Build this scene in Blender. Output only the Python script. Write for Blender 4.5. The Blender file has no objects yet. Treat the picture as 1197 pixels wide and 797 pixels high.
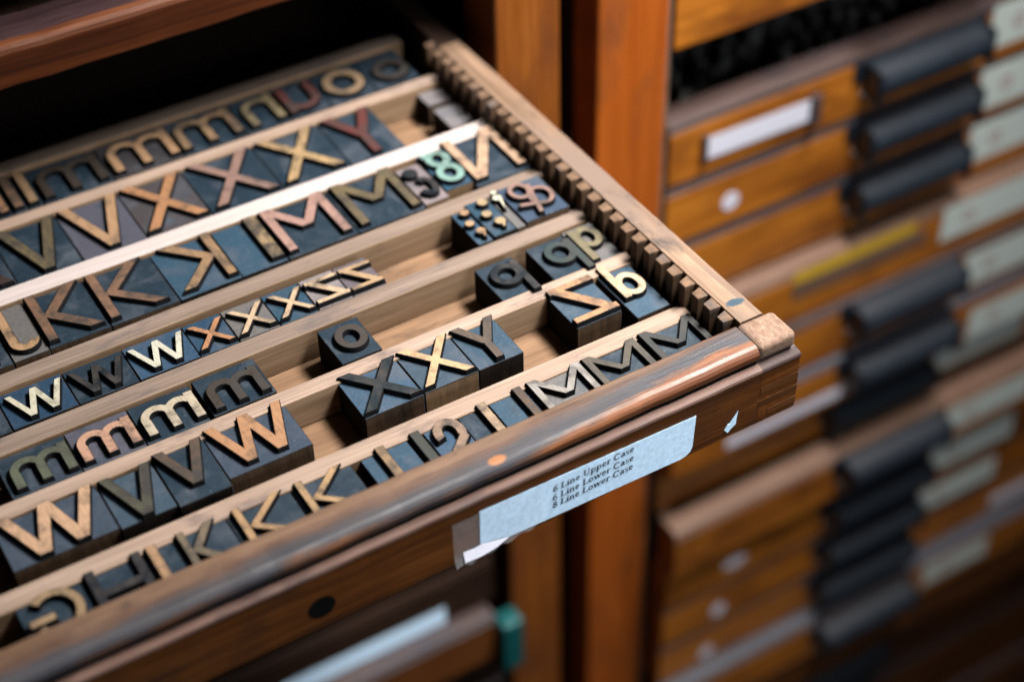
import bpy, bmesh, math, random
from mathutils import Vector, Matrix
from mathutils.geometry import delaunay_2d_cdt

random.seed(7)
S = 0.6                                   # metres per layout unit (camera stands 1 unit above the type faces)
scene = bpy.context.scene
COL = scene.collection

# ------------------------------------------------------------------ materials
ALB = .60                                 # overall depth of the surfaces' own colours
def dk(c): return tuple(x * ALB for x in c[:3])
def nmat(name):
    m = bpy.data.materials.new(name); m.use_nodes = True
    nt = m.node_tree; b = nt.nodes['Principled BSDF']
    return m, nt, b

def coords(nt, scale, rnd=True, loc=(0, 0, 0)):
    tc = nt.nodes.new('ShaderNodeTexCoord')
    out = tc.outputs['Object']
    if rnd:
        oi = nt.nodes.new('ShaderNodeObjectInfo')
        mu = nt.nodes.new('ShaderNodeMath'); mu.operation = 'MULTIPLY'; mu.inputs[1].default_value = 3.7
        nt.links.new(oi.outputs['Random'], mu.inputs[0])
        ad = nt.nodes.new('ShaderNodeVectorMath'); ad.operation = 'ADD'
        nt.links.new(out, ad.inputs[0]); nt.links.new(mu.outputs[0], ad.inputs[1])
        out = ad.outputs[0]
    mp = nt.nodes.new('ShaderNodeMapping')
    mp.inputs['Scale'].default_value = scale
    mp.inputs['Location'].default_value = loc
    nt.links.new(out, mp.inputs['Vector'])
    return mp.outputs[0]

def noise(nt, vec, scale=1.0, detail=4, rough=.55, dist=0.0):
    n = nt.nodes.new('ShaderNodeTexNoise')
    n.inputs['Scale'].default_value = scale; n.inputs['Detail'].default_value = detail
    n.inputs['Roughness'].default_value = rough; n.inputs['Distortion'].default_value = dist
    nt.links.new(vec, n.inputs['Vector'])
    return n.outputs['Fac']

def ramp(nt, fac, stops):
    r = nt.nodes.new('ShaderNodeValToRGB')
    while len(r.color_ramp.elements) < len(stops): r.color_ramp.elements.new(.5)
    for e, (p, c) in zip(r.color_ramp.elements, stops):
        e.position = p; e.color = (*c, 1) if len(c) == 3 else c
    nt.links.new(fac, r.inputs['Fac'])
    return r.outputs['Color']

def mix(nt, fac, a, b, mode='MIX'):
    m = nt.nodes.new('ShaderNodeMix'); m.data_type = 'RGBA'; m.blend_type = mode
    for sock, v in ((m.inputs[0], fac), (m.inputs[6], a), (m.inputs[7], b)):
        if isinstance(v, (int, float)): sock.default_value = v
        elif isinstance(v, tuple): sock.default_value = (*v, 1) if len(v) == 3 else v
        else: nt.links.new(v, sock)
    return m.outputs[2]

def bump(nt, b, h, strength=.2, dist=.0004):
    n = nt.nodes.new('ShaderNodeBump')
    n.inputs['Strength'].default_value = strength; n.inputs['Distance'].default_value = dist
    nt.links.new(h, n.inputs['Height']); nt.links.new(n.outputs['Normal'], b.inputs['Normal'])

def mrange(nt, v, a, b, c, d):
    n = nt.nodes.new('ShaderNodeMapRange')
    for i, x in enumerate((a, b, c, d)): n.inputs[i + 1].default_value = x
    nt.links.new(v, n.inputs[0])
    return n.outputs[0]

def axis_scale(axis, along, cross):
    return tuple(along if i == axis else cross for i in range(3))

def wood(name, c1, c2, axis=0, rough=.5, spec=.5, wear=None, wear_at=(.55, .68), grime=None, grime_at=(.55, .7),
         cross=260, along=7, bmp=.25, coat=0.0, wear_scale=22, spots=()):
    """Straight-grained wood; `wear` and `grime` are patches of another colour with their own shapes."""
    m, nt, b = nmat(name)
    c1, c2, wear, grime = dk(c1), dk(c2), wear and dk(wear), grime and dk(grime)
    v = coords(nt, axis_scale(axis, along, cross))
    g = noise(nt, v, 1, 5, .6, .6)
    v2 = coords(nt, axis_scale(axis, along * 3, cross * 5))
    f = noise(nt, v2, 1, 3, .6)
    col = ramp(nt, g, [(.3, c1), (.7, c2)])
    fl = ramp(nt, f, [(.35, (.55, .55, .55)), (.6, (1, 1, 1))])
    col = mix(nt, .55, col, fl, 'MULTIPLY')
    vw = coords(nt, axis_scale(axis, .45, 1.0))
    if wear:
        w = noise(nt, vw, wear_scale, 6, .62)
        col = mix(nt, ramp(nt, w, [(wear_at[0], (0, 0, 0)), (wear_at[1], (1, 1, 1))]), col, wear)
    if grime:
        w = noise(nt, coords(nt, axis_scale(axis, .5, 1.2), loc=(3, 1, 2)), wear_scale * 1.7, 6, .65)
        col = mix(nt, ramp(nt, w, [(grime_at[0], (0, 0, 0)), (grime_at[1], (1, 1, 1))]), col, grime)
    for (p, r, c) in [(p, r, dk(c)) for p, r, c in spots]:                       # single stains with a place of their own
        tc = nt.nodes.new('ShaderNodeTexCoord')
        ds = nt.nodes.new('ShaderNodeVectorMath'); ds.operation = 'SUBTRACT'
        ds.inputs[1].default_value = tuple(x * S for x in p)
        nt.links.new(tc.outputs['Object'], ds.inputs[0])
        sc = nt.nodes.new('ShaderNodeVectorMath'); sc.operation = 'MULTIPLY'
        sc.inputs[1].default_value = tuple(1 / (x * S) for x in r)
        nt.links.new(ds.outputs[0], sc.inputs[0])
        ln = nt.nodes.new('ShaderNodeVectorMath'); ln.operation = 'LENGTH'
        nt.links.new(sc.outputs[0], ln.inputs[0])
        wob = noise(nt, coords(nt, (1, 1, 1), rnd=False), 300, 4)
        ad = nt.nodes.new('ShaderNodeMath'); ad.operation = 'MULTIPLY_ADD'; ad.inputs[1].default_value = 1.5; 
        nt.links.new(wob, ad.inputs[0]); nt.links.new(ln.outputs['Value'], ad.inputs[2])
        col = mix(nt, ramp(nt, ad.outputs[0], [(.0, (1, 1, 1)), (.01, (1, 1, 1))]) if False else mrange(nt, ad.outputs[0], 1.55, 1.9, 1, 0), col, c)
    nt.links.new(col, b.inputs['Base Color'])
    rr = mrange(nt, f, .3, .7, max(0, rough - .1), rough + .12)
    nt.links.new(rr, b.inputs['Roughness'])
    b.inputs['Specular IOR Level'].default_value = spec
    b.inputs['Coat Weight'].default_value = coat
    b.inputs['Coat Roughness'].default_value = .25
    bump(nt, b, f, bmp)
    return m

def worn_top(name):
    m, nt, b = nmat(name)
    v = coords(nt, (8, 220, 220), rnd=False); g = noise(nt, v, 1, 5, .6, .5)
    f = noise(nt, coords(nt, (30, 1100, 1100), rnd=False), 1, 3, .6)
    big = noise(nt, coords(nt, (9, 30, 30), rnd=False), 2.2, 6, .62)
    tc = nt.nodes.new('ShaderNodeTexCoord'); sp = nt.nodes.new('ShaderNodeSeparateXYZ')
    nt.links.new(tc.outputs['Object'], sp.inputs[0])
    # distance from the nose of the board, wobbling with the wear
    ma = nt.nodes.new('ShaderNodeMath'); ma.operation = 'MULTIPLY_ADD'; ma.inputs[1].default_value = 1 / S
    nt.links.new(sp.outputs['Y'], ma.inputs[0])
    wob = mrange(nt, big, .3, .7, -.0055, .0055); nt.links.new(wob, ma.inputs[2])
    sh = mrange(nt, sp.outputs['X'], (.42 - .17) * S, (.70 - .17) * S, .010, -.004)
    a2 = nt.nodes.new('ShaderNodeMath'); a2.operation = 'ADD'
    nt.links.new(ma.outputs[0], a2.inputs[0]); nt.links.new(sh, a2.inputs[1])
    mx = nt.nodes.new('ShaderNodeMath'); mx.operation = 'MAXIMUM'; mx.inputs[1].default_value = 0
    ma = mx if False else a2
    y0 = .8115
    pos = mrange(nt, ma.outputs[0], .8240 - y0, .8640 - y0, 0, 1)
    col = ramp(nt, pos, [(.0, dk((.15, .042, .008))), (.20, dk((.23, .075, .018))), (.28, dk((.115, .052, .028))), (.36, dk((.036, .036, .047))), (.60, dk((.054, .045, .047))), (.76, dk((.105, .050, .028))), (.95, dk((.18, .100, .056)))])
    col = mix(nt, .8, col, ramp(nt, g, [(.3, (.6, .58, .56)), (.7, (1.1, 1.1, 1.1))]), 'MULTIPLY')
    col = mix(nt, .6, col, ramp(nt, f, [(.35, (.6, .6, .6)), (.6, (1, 1, 1))]), 'MULTIPLY')
    nick = noise(nt, coords(nt, (60, 160, 160), rnd=False), 1, 6, .7)
    col = mix(nt, ramp(nt, nick, [(.62, (0, 0, 0)), (.68, (1, 1, 1))]), col, dk((.055, .030, .022)))
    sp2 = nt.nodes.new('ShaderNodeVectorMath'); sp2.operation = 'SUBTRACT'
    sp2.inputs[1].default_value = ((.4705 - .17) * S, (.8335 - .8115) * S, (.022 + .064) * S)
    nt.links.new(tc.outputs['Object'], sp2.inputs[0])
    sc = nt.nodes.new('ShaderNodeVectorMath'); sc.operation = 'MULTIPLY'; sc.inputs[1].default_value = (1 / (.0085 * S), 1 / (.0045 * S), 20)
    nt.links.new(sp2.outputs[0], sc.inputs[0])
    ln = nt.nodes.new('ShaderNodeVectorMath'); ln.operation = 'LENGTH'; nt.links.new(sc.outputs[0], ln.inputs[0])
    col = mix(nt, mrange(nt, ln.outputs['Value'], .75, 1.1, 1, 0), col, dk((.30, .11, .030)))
    nt.links.new(col, b.inputs['Base Color'])
    nt.links.new(mrange(nt, big, .35, .65, .42, .66), b.inputs['Roughness'])
    b.inputs['Specular IOR Level'].default_value = .34
    bump(nt, b, f, .4, .0005)
    return m

def plain(name, c, rough=.5, spec=.5, nscale=200, var=.25, bmp=.1, metal=0, coat=0):
    m, nt, b = nmat(name)
    c = dk(c)
    n = noise(nt, coords(nt, (1, 1, 1)), nscale, 5)
    col = ramp(nt, n, [(.3, tuple(x * (1 - var) for x in c)), (.7, tuple(min(1, x * (1 + var)) for x in c))])
    nt.links.new(col, b.inputs['Base Color'])
    b.inputs['Roughness'].default_value = rough; b.inputs['Specular IOR Level'].default_value = spec
    b.inputs['Metallic'].default_value = metal; b.inputs['Coat Weight'].default_value = coat
    bump(nt, b, n, bmp)
    return m

def tinted(name, grain_axis, rough, spec, ink, ink_at, bmp, nscale=60, coat=0.0, flecks=None, rub=None):
    """Takes its base colour from the object's own colour; `ink` shows in worn patches."""
    m, nt, b = nmat(name)
    oi = nt.nodes.new('ShaderNodeObjectInfo')
    base = oi.outputs['Color']
    f = noise(nt, coords(nt, axis_scale(grain_axis, 90, 900) if grain_axis is not None else (650, 650, 650)), 1, 4, .6, .4)
    gl = ramp(nt, f, [(.30, (.72 * ALB, .70 * ALB, .68 * ALB)), (.62, (ALB, ALB, ALB))])
    col = mix(nt, 1.0, base, gl, 'MULTIPLY')
    w = noise(nt, coords(nt, (1, 1, 1)), nscale, 7, .68, .3)
    # the alpha of the object's colour says how inky the face is
    ad = nt.nodes.new('ShaderNodeMath'); ad.operation = 'MULTIPLY_ADD'
    sub = nt.nodes.new('ShaderNodeMath'); sub.operation = 'SUBTRACT'; sub.inputs[0].default_value = 1.0
    nt.links.new(oi.outputs['Alpha'], sub.inputs[1])
    ad.inputs[1].default_value = .5
    nt.links.new(sub.outputs[0], ad.inputs[0]); nt.links.new(w, ad.inputs[2])
    col = mix(nt, ramp(nt, ad.outputs[0], [(ink_at[0], (0, 0, 0)), (ink_at[1], (1, 1, 1))]), col, ink)
    if rub:
        rn = noise(nt, coords(nt, (1, 1, 1), loc=(2, 7, 1)), 42, 6, .6, .8)
        col = mix(nt, mrange(nt, rn, .50, .72, 0, .75), col, rub)
    if flecks:
        fl = noise(nt, coords(nt, (1, 1, 1), loc=(5, 5, 5)), 620, 4, .7)
        col = mix(nt, ramp(nt, fl, [(.66, (0, 0, 0)), (.72, (1, 1, 1))]), col, flecks)
    nt.links.new(col, b.inputs['Base Color'])
    nt.links.new(mrange(nt, w, .3, .7, rough - .1, rough + .14), b.inputs['Roughness'])
    b.inputs['Specular IOR Level'].default_value = spec
    b.inputs['Coat Weight'].default_value = coat
    if rub:
        lo = noise(nt, coords(nt, (1, 1, 1), loc=(1, 3, 9)), 90, 2, .5)
        sm = nt.nodes.new('ShaderNodeMath'); sm.operation = 'MULTIPLY_ADD'; sm.inputs[1].default_value = 5.0
        nt.links.new(lo, sm.inputs[0]); nt.links.new(f, sm.inputs[2])
        bump(nt, b, sm.outputs[0], bmp, .0003)
    else:
        bump(nt, b, f, bmp, .0003)
    return m

INK = (.012, .02, .028)
MT = {}
MT['face'] = tinted('letter_wood', 1, .5, .22, (.022, .019, .017), (.52, .74), .30, 75, flecks=(.05, .032, .022))
MT['body'] = tinted('inked_block_top', None, .42, .28, (.012, .022, .032), (.55, .74), .30, 45, flecks=(.10, .14, .17), rub=(.045, .052, .064))
MT['side'] = tinted('block_side_wood', 2, .55, .35, (.012, .010, .009), (.52, .70), .25, 35)
MT['wall'] = plain('ink_black_edge', (.007, .007, .008), .7, .06, 300, .4)
MT['divider'] = wood('pale_divider_wood', (.27, .185, .135), (.41, .30, .235), 0, .65, .15, cross=200, grime=(.11, .085, .08), grime_at=(.56, .72))
MT['divider_side'] = wood('tan_divider_side', (.25, .155, .088), (.40, .265, .165), 0, .65, .12, cross=160, grime=(.13, .085, .06), grime_at=(.58, .74))
MT['divider_grey'] = wood('greyed_divider_wood', (.165, .118, .09), (.27, .20, .16), 0, .65, .15, cross=200, grime=(.08, .07, .075), grime_at=(.56, .72))
MT['divider_white'] = wood('bleached_divider_wood', (.48, .395, .365), (.60, .52, .49), 0, .6, .12, cross=200, bmp=.15)
MT['floorboard'] = wood('tray_floor_wood', (.17, .095, .052), (.275, .165, .097), 0, .7, .1, cross=120, grime=(.07, .045, .032), grime_at=(.56, .74))
MT['rail'] = wood('worn_rail_wood', (.105, .060, .036), (.35, .225, .145), 1, .62, .18, wear=(.165, .115, .088), wear_at=(.46, .62), grime=(.05, .04, .036), grime_at=(.56, .70), cross=130, along=6,
                  spots=[((.575, .0755, .086), (.009, .0045, .02), (.03, .055, .075))])
MT['endgrain'] = wood('worn_end_grain', (.17, .098, .062), (.32, .21, .15), 1, .65, .15, wear=(.12, .08, .065), wear_at=(.55, .7), cross=500, along=200, bmp=.5, wear_scale=60)
MT['tooth'] = wood('toothed_rack_wood', (.085, .050, .030), (.215, .132, .082), 2, .7, .1, cross=200, grime=(.08, .075, .08))
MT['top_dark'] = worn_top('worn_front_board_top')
MT['top_tan'] = wood('front_board_inner_lip', (.20, .13, .09), (.33, .22, .16), 0, .5, .4, wear=(.10, .08, .08), wear_at=(.52, .68), cross=200)
MT['bead'] = wood('worn_bead_wood', (.24, .085, .02), (.40, .16, .04), 0, .28, .6, wear=(.10, .04, .025), wear_at=(.52, .64), cross=150, along=6, coat=.5, wear_scale=26)
MT['ledge'] = wood('ledge_wood', (.10, .052, .038), (.22, .130, .10), 0, .55, .15, wear=(.045, .026, .024), wear_at=(.46, .6), cross=150, wear_scale=26)
MT['front'] = wood('dark_varnished_front', (.080, .023, .005), (.21, .066, .012), 0, .48, .22, wear=(.035, .018, .012), wear_at=(.5, .7), cross=120, along=8, coat=.0, grime=(.16, .10, .065), grime_at=(.68, .8))
MT['pin'] = wood('finger_joint_wood', (.075, .026, .007), (.17, .060, .016), 0, .4, .45, cross=150)
MT['post'] = wood('orange_varnished_post', (.36, .072, .006), (.54, .130, .012), 2, .42, .35, wear=(.20, .055, .014), wear_at=(.5, .7), cross=90, along=4, coat=.15)
MT['post_brown'] = wood('brown_varnished_post', (.20, .050, .005), (.31, .092, .010), 2, .42, .35, wear=(.14, .04, .01), wear_at=(.5, .7), cross=90, along=4, coat=.15)
MT['panel_dark'] = wood('cabinet_panel_and_tray_shade', (.018, .008, .004), (.035, .015, .007), 2, .6, .3)  # cabinet panels; also painted shade on the tray's rear floor and rail
MT['dfront'] = wood('honey_varnished_front', (.34, .095, .008), (.60, .205, .020), 0, .42, .3, wear=(.20, .058, .008), wear_at=(.47, .66), cross=100, along=5, coat=.15)
MT['dtop'] = wood('drawer_top_edge', (.055, .032, .027), (.105, .064, .055), 0, .5, .3, wear=(.04, .034, .044), wear_at=(.5, .66), cross=120)
MT['dtop_tan'] = wood('drawer_top_edge_tan', (.15, .080, .050), (.22, .125, .085), 0, .5, .4, cross=120)
MT['dtop_grey'] = wood('drawer_top_edge_grey', (.06, .06, .075), (.10, .10, .12), 0, .5, .4, cross=120)
MT['dtray'] = wood('drawer_box_wood', (.06, .035, .02), (.11, .065, .035), 1, .6, .3)
MT['lfront'] = wood('old_dark_front', (.022, .010, .006), (.046, .022, .013), 0, .6, .08, cross=120, wear=(.06, .032, .020), wear_at=(.6, .74))
MT['ufront'] = wood('red_brown_front', (.036, .0085, .002), (.090, .022, .005), 0, .55, .08, cross=170, along=6)
MT['ubead'] = wood('red_brown_worn_edge', (.08, .022, .007), (.17, .055, .020), 0, .5, .15, cross=120, wear=(.05, .025, .03), wear_at=(.55, .68))
MT['utop'] = wood('purple_brown_top', (.030, .015, .018), (.06, .03, .03), 0, .5, .2, cross=90, wear=(.20, .075, .035), wear_at=(.6, .7))
MT['pull'] = plain('black_enamel', (.011, .016, .024), .36, .7, 120, .3, .06)
MT['label_blue'] = plain('pale_blue_paper', (.84, 1.12, 1.38), .75, .25, 420, .13, .12)
MT['label_green'] = plain('pale_green_paper', (.62, .68, .63), .8, .2, 400, .06, .05)
MT['label_white'] = plain('white_paper', (.72, .72, .82), .8, .2, 400, .05, .05)
MT['label_yellow'] = plain('yellow_card', (.60, .36, .02), .7, .2, 300, .08, .05)
MT['print'] = plain('printed_ink', (.02, .025, .04), .8, .1)
MT['print_red'] = plain('faded_red_print', (.45, .22, .22), .8, .1)
MT['teal'] = plain('teal_plastic', (.004, .085, .088), .4, .3, 60, .3)
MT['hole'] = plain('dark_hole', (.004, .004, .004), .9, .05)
MT['metal_sort'] = plain('dark_type_metal', (.13, .125, .12), .45, .5, 300, .4, metal=.4)
MT['floor'] = plain('dark_floor', (.03, .022, .018), .7, .3, 8, .3)
MT['plaster'] = plain('dark_wall', (.05, .045, .04), .9, .1, 8, .2)

def film_mat():
    m, nt, b = nmat('clear_film')
    b.inputs['Base Color'].default_value = (.85, .87, .9, 1)
    b.inputs['Roughness'].default_value = .12
    b.inputs['Specular IOR Level'].default_value = .7
    b.inputs['Alpha'].default_value = .10
    n = noise(nt, coords(nt, (1, 1, 1)), 120, 4)
    bump(nt, b, n, .5, .001)
    return m
MT['film'] = film_mat()


# ------------------------------------------------------------------ object helpers
def empty(name, loc, label, cat, group=None, rotz=0):
    o = bpy.data.objects.new(name, None); COL.objects.link(o)
    o.empty_display_size = .02
    o.location = Vector(loc) * S; o.rotation_euler = (0, 0, rotz)
    tag(o, label, cat, group)
    return o

def tag(o, label, cat, group=None, kind=None):
    if label: o['label'] = label
    if cat: o['category'] = cat
    if group: o['group'] = group
    if kind: o['kind'] = kind

def link(name, bm, mats, parent=None, smooth=False, recalc=True):
    if recalc: bmesh.ops.recalc_face_normals(bm, faces=bm.faces)
    me = bpy.data.meshes.new(name)
    bm.to_mesh(me); bm.free()
    for m in (mats if isinstance(mats, (list, tuple)) else [mats]):
        me.materials.append(MT[m] if isinstance(m, str) else m)
    if smooth:
        for p in me.polygons: p.use_smooth = True
    o = bpy.data.objects.new(name, me); COL.objects.link(o)
    if parent: o.parent = parent
    return o

def box(bm, x0, x1, y0, y1, z0, z1, bev=0.0, mi=0, org=(0, 0, 0), seg=2):
    """Axis-aligned box in layout units, relative to org."""
    r = bmesh.ops.create_cube(bm, size=1)
    vs = r['verts']
    for v in vs:
        v.co = Vector(((x0 + (v.co.x + .5) * (x1 - x0) - org[0]) * S,
                       (y0 + (v.co.y + .5) * (y1 - y0) - org[1]) * S,
                       (z0 + (v.co.z + .5) * (z1 - z0) - org[2]) * S))
    fs = list({f for v in vs for f in v.link_faces})
    for f in fs: f.material_index = mi
    if bev > 0:
        es = list({e for v in vs for e in v.link_edges})
        bmesh.ops.bevel(bm, geom=es, offset=bev * S, segments=seg, affect='EDGES', profile=.5)
    return fs

def extrude_profile(bm, prof, x0, x1, mats=None, closed=True, org=(0, 0, 0), nx=1, jitter=0.0):
    """Extrude a (y, z) profile along x. mats: material index per profile segment."""
    rings = []
    for i in range(nx + 1):
        x = x0 + (x1 - x0) * i / nx
        dy = random.uniform(-jitter, jitter); dz = random.uniform(-jitter, jitter)
        rings.append([bm.verts.new(((x - org[0]) * S, (y + dy - org[1]) * S, (z + dz - org[2]) * S)) for y, z in prof])
    n = len(prof)
    for i in range(nx):
        for k in range(n if closed else n - 1):
            a, b = rings[i], rings[i + 1]; k2 = (k + 1) % n
            f = bm.faces.new((a[k], a[k2], b[k2], b[k]))
            if mats: f.material_index = mats[k]
    if closed:
        for r in (rings[0], rings[-1]):
            bm.faces.new(r)

# ------------------------------------------------------------------ letter shapes
def rect(x0, x1, y0, y1): return [(x0, y0), (x1, y0), (x1, y1), (x0, y1)]
def para(xa, ya, xb, yb, s): return [(xa - s / 2, ya), (xa + s / 2, ya), (xb + s / 2, yb), (xb - s / 2, yb)]
def seg(xa, ya, xb, yb, t, t2=None):
    t2 = t if t2 is None else t2
    d = Vector((xb - xa, yb - ya)); d.normalize(); n = Vector((-d.y, d.x))
    return [(xa - n.x * t / 2, ya - n.y * t / 2), (xb - n.x * t2 / 2, yb - n.y * t2 / 2),
            (xb + n.x * t2 / 2, yb + n.y * t2 / 2), (xa + n.x * t / 2, ya + n.y * t / 2)]
def ring(cx, cy, rx, ry, t, a0, a1, n=18):
    a0, a1 = math.radians(a0), math.radians(a1)
    o = [(cx + rx * math.cos(a0 + (a1 - a0) * i / n), cy + ry * math.sin(a0 + (a1 - a0) * i / n)) for i in range(n + 1)]
    q = [(cx + (rx - t) * math.cos(a0 + (a1 - a0) * i / n), cy + (ry - t) * math.sin(a0 + (a1 - a0) * i / n)) for i in range(n + 1)]
    return o + q[::-1]
def oval(cx, cy, rx, ry, t, n=18): return [ring(cx, cy, rx, ry, t, -5, 182, n), ring(cx, cy, rx, ry, t, 175, 362, n)]
def disc(cx, cy, r, n=18): return [(cx + r * math.cos(2 * math.pi * i / n), cy + r * math.sin(2 * math.pi * i / n)) for i in range(n)]

def glyph(g, w, h, s):
    """Polygons of the letter as it lies in the tray (type reads mirrored); w, h its extent, s its stroke."""
    hs = s * 1.12                                        # horizontal cut of a slanted stroke
    if g == 'I': return [rect(0, w, 0, h)]
    if g == 'V': return [para(hs / 2, h, w / 2, 0, hs), para(w - hs / 2, h, w / 2, 0, hs)]
    if g == 'W':
        a = w * .31; b = w * .69
        return [para(hs / 2, h, a, 0, hs), para(w / 2, h, a, 0, hs), para(w / 2, h, b, 0, hs), para(w - hs / 2, h, b, 0, hs)]
    if g == 'X': return [para(hs * .6, h, w - hs * .6, 0, hs * 1.15), para(w - hs * .6, h, hs * .6, 0, hs * 1.15)]
    if g == 'Y':
        return [para(hs * .55, h, w / 2, h * .42, hs * 1.1), para(w - hs * .55, h, w / 2, h * .42, hs * 1.1), rect(w / 2 - s / 2, w / 2 + s / 2, 0, h * .46)]
    if g == 'Z': return [rect(0, w, h - s, h), rect(0, w, 0, s), para(hs * .75, h - s * .5, w - hs * .75, s * .5, hs * 1.5)]
    if g == 'M':
        m = h * .40
        return [rect(0, s, 0, h), rect(w - s, w, 0, h), para(hs / 2, h, w / 2, m, hs * 1.15), para(w - hs / 2, h, w / 2, m, hs * 1.15)]
    if g == 'N': return [rect(0, s, 0, h), rect(w - s, w, 0, h), para(w - hs * .6, h, hs * .6, 0, hs * 1.2)]
    if g == 'K':
        return [rect(0, s, 0, h), para(w - hs * .8, h, s * 1.25, h * .47, hs * 1.3), para(s * 1.25, h * .52, w - hs * .7, 0, hs * 1.3)]
    if g == 'k':                                         # reversed K
        return [[(w - x, y) for x, y in p][::-1] for p in glyph('K', w, h, s)]
    if g == 'J':                                         # reversed J, hook to the right
        r = w / 2
        return [rect(0, s, r, h), ring(r, r, r, r, s, 180, 352)]
    if g == 'H': return [rect(0, s, 0, h), rect(w - s, w, 0, h), rect(0, w, h * .36, h * .36 + s)]
    if g == 'o': return oval(w / 2, h / 2, w / 2, h / 2, s)
    if g in ('m', 'n'):
        n = 2 if g == 'm' else 1
        pitch = (w - s) / n
        P = [rect(w - s, w, 0, h)]
        rx = pitch / 2 + s / 2; ry = min(rx, h * .5)
        for k in range(n):
            cx = w - s / 2 - pitch * (k + .5); top = h * .965
            P.append(ring(cx, top - ry, rx, ry, s * .93, -2, 182))
            P.append(rect(cx - pitch / 2 - s / 2, cx - pitch / 2 + s / 2, 0, top - ry + .01 * h))
        return P
    if g == 'u':
        r = w / 2
        return [rect(0, s, 0, h), ring(r, r, r, r, s, 178, 362), rect(w - s, w, r * .98, h)]
    if g == 'q':                                         # bowl left, stem right, descending
        r = (w * .94) / 2; ry = h * .33
        return [rect(w - s, w, 0, h * .98)] + oval(r, h - ry, r, ry, s)
    if g == 'p': return [[(w - x, y) for x, y in p][::-1] for p in glyph('q', w, h, s)]
    if g == 'b': return [[(x, h - y) for x, y in p][::-1] for p in glyph('p', w, h, s)]
    if g == 'G':                                         # reversed G, mouth to the left
        r = w / 2
        return [ring(r, h / 2, r, h / 2, s, -150, 135, 30), rect(0, r * .95, h * .36, h * .36 + s)]
    if g == 'S':                                         # reversed S
        r = w / 2; ry = h * .29
        return [ring(r, h - ry, r, ry, s, -78, 195, 26), ring(r, ry, r, ry, s, 102, 375, 26)]
    if g == '2':
        r = w / 2; ry = h * .36
        return [ring(r, h - ry, r, ry, s, -35, 195, 24), seg(w * .86, h * .48, s * .5, s * .6, s), rect(0, w, 0, s)]
    if g == '8':
        return oval(w * .5, h * .74, w * .46, h * .27, s) + oval(w * .5, h * .26, w * .5, h * .29, s) + [rect(0, w * .5, h - s, h)]
    if g == '&':
        return oval(w * .30, h * .70, w * .29, h * .24, s) + oval(w * .66, h * .42, w * .34, h * .27, s) + \
               [seg(w * .60, h * .80, w * .34, 0, s), seg(0, h * .34, w * .46, h * .24, s)]
    if g == ';':
        return [disc(w * .62, h * .80, s), disc(w * .35, h * .48, s * .95), disc(w * .60, h * .20, s),
                seg(w * .60 + s * .5, h * .20, w * .55, h * .02, s * 1.1, s * .4)]
    if g == ',': return [disc(w * .5, h * .65, s), seg(w * .5 + s * .5, h * .62, w * .35, h * .1, s * 1.1, s * .3), disc(w * .62, h * .9, s * .7)]
    if g == '.': return [disc(w * .5, h * .85, s)]
    if g == '5':
        return [ring(w * .5, h * .3, w * .5, h * .3, s, -160, 120, 24), disc(w * .3, h * .8, s * 1.1)]
    return [rect(0, w, 0, h)]

def union(polys):
    """Union of overlapping polygons -> (verts2d, triangles)."""
    K = 1000.0
    vs, fs = [], []
    for p in polys:
        a = sum(p[i][0] * p[(i + 1) % len(p)][1] - p[(i + 1) % len(p)][0] * p[i][1] for i in range(len(p)))
        if a < 0: p = p[::-1]
        fs.append(list(range(len(vs), len(vs) + len(p))))
        vs += [Vector((x * K, y * K)) for x, y in p]
    r = delaunay_2d_cdt(vs, [], fs, 1, 1e-4)
    return [(v.x / K, v.y / K) for v in r[0]], [tuple(f) for f, src in zip(r[2], r[5]) if src]

def letter_mesh(bm, polys, ox, oy, ztop, zbot, ch=.00055, draft=.0007, mi_top=0, mi_side=1):
    V, T = union(polys)
    T2 = []
    for t in T:
        for k in range(1, len(t) - 1):
            a, b, c = t[0], t[k], t[k + 1]
            ar = (V[b][0] - V[a][0]) * (V[c][1] - V[a][1]) - (V[c][0] - V[a][0]) * (V[b][1] - V[a][1])
            if abs(ar) > 1e-12: T2.append((a, b, c) if ar > 0 else (a, c, b))
    edges = {}
    for a, b, c in T2:
        for e in ((a, b), (b, c), (c, a)): edges[e] = 1
    bnd = [e for e in edges if (e[1], e[0]) not in edges]
    nrm = {}
    for a, b in bnd:
        d = Vector((V[b][0] - V[a][0], V[b][1] - V[a][1]))
        if d.length < 1e-9: continue
        d.normalize(); n = Vector((d.y, -d.x))
        for i in (a, b): nrm.setdefault(i, []).append(n)
    off = {}
    for i, L in nrm.items():
        s = sum(L, Vector((0, 0)))
        if s.length < .2: off[i] = Vector((0, 0)); continue
        s.normalize(); off[i] = s * min(2.0, 1 / max(.4, s.dot(L[0])))
    def mk(i, d, z):
        o = off.get(i, Vector((0, 0)))
        return bm.verts.new(((ox + V[i][0] + o.x * d) * S, (oy + V[i][1] + o.y * d) * S, z * S))
    used = sorted({i for t in T2 for i in t})
    top = {i: mk(i, -ch, ztop) for i in used}
    bi = sorted({i for e in bnd for i in e})
    mid = {i: mk(i, 0, ztop - ch * .8) for i in bi}
    bot = {i: mk(i, draft, zbot) for i in bi} if zbot < ztop - ch else None
    for t in T2:
        try: bm.faces.new([top[i] for i in t]).material_index = mi_top
        except ValueError: pass
    for a, b in bnd:
        for hi, lo, mi in ((top, mid, mi_side), (mid, bot, mi_side)):
            if lo is None: continue
            try: bm.faces.new((hi[b], hi[a], lo[a], lo[b])).material_index = mi
            except ValueError: pass

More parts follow.
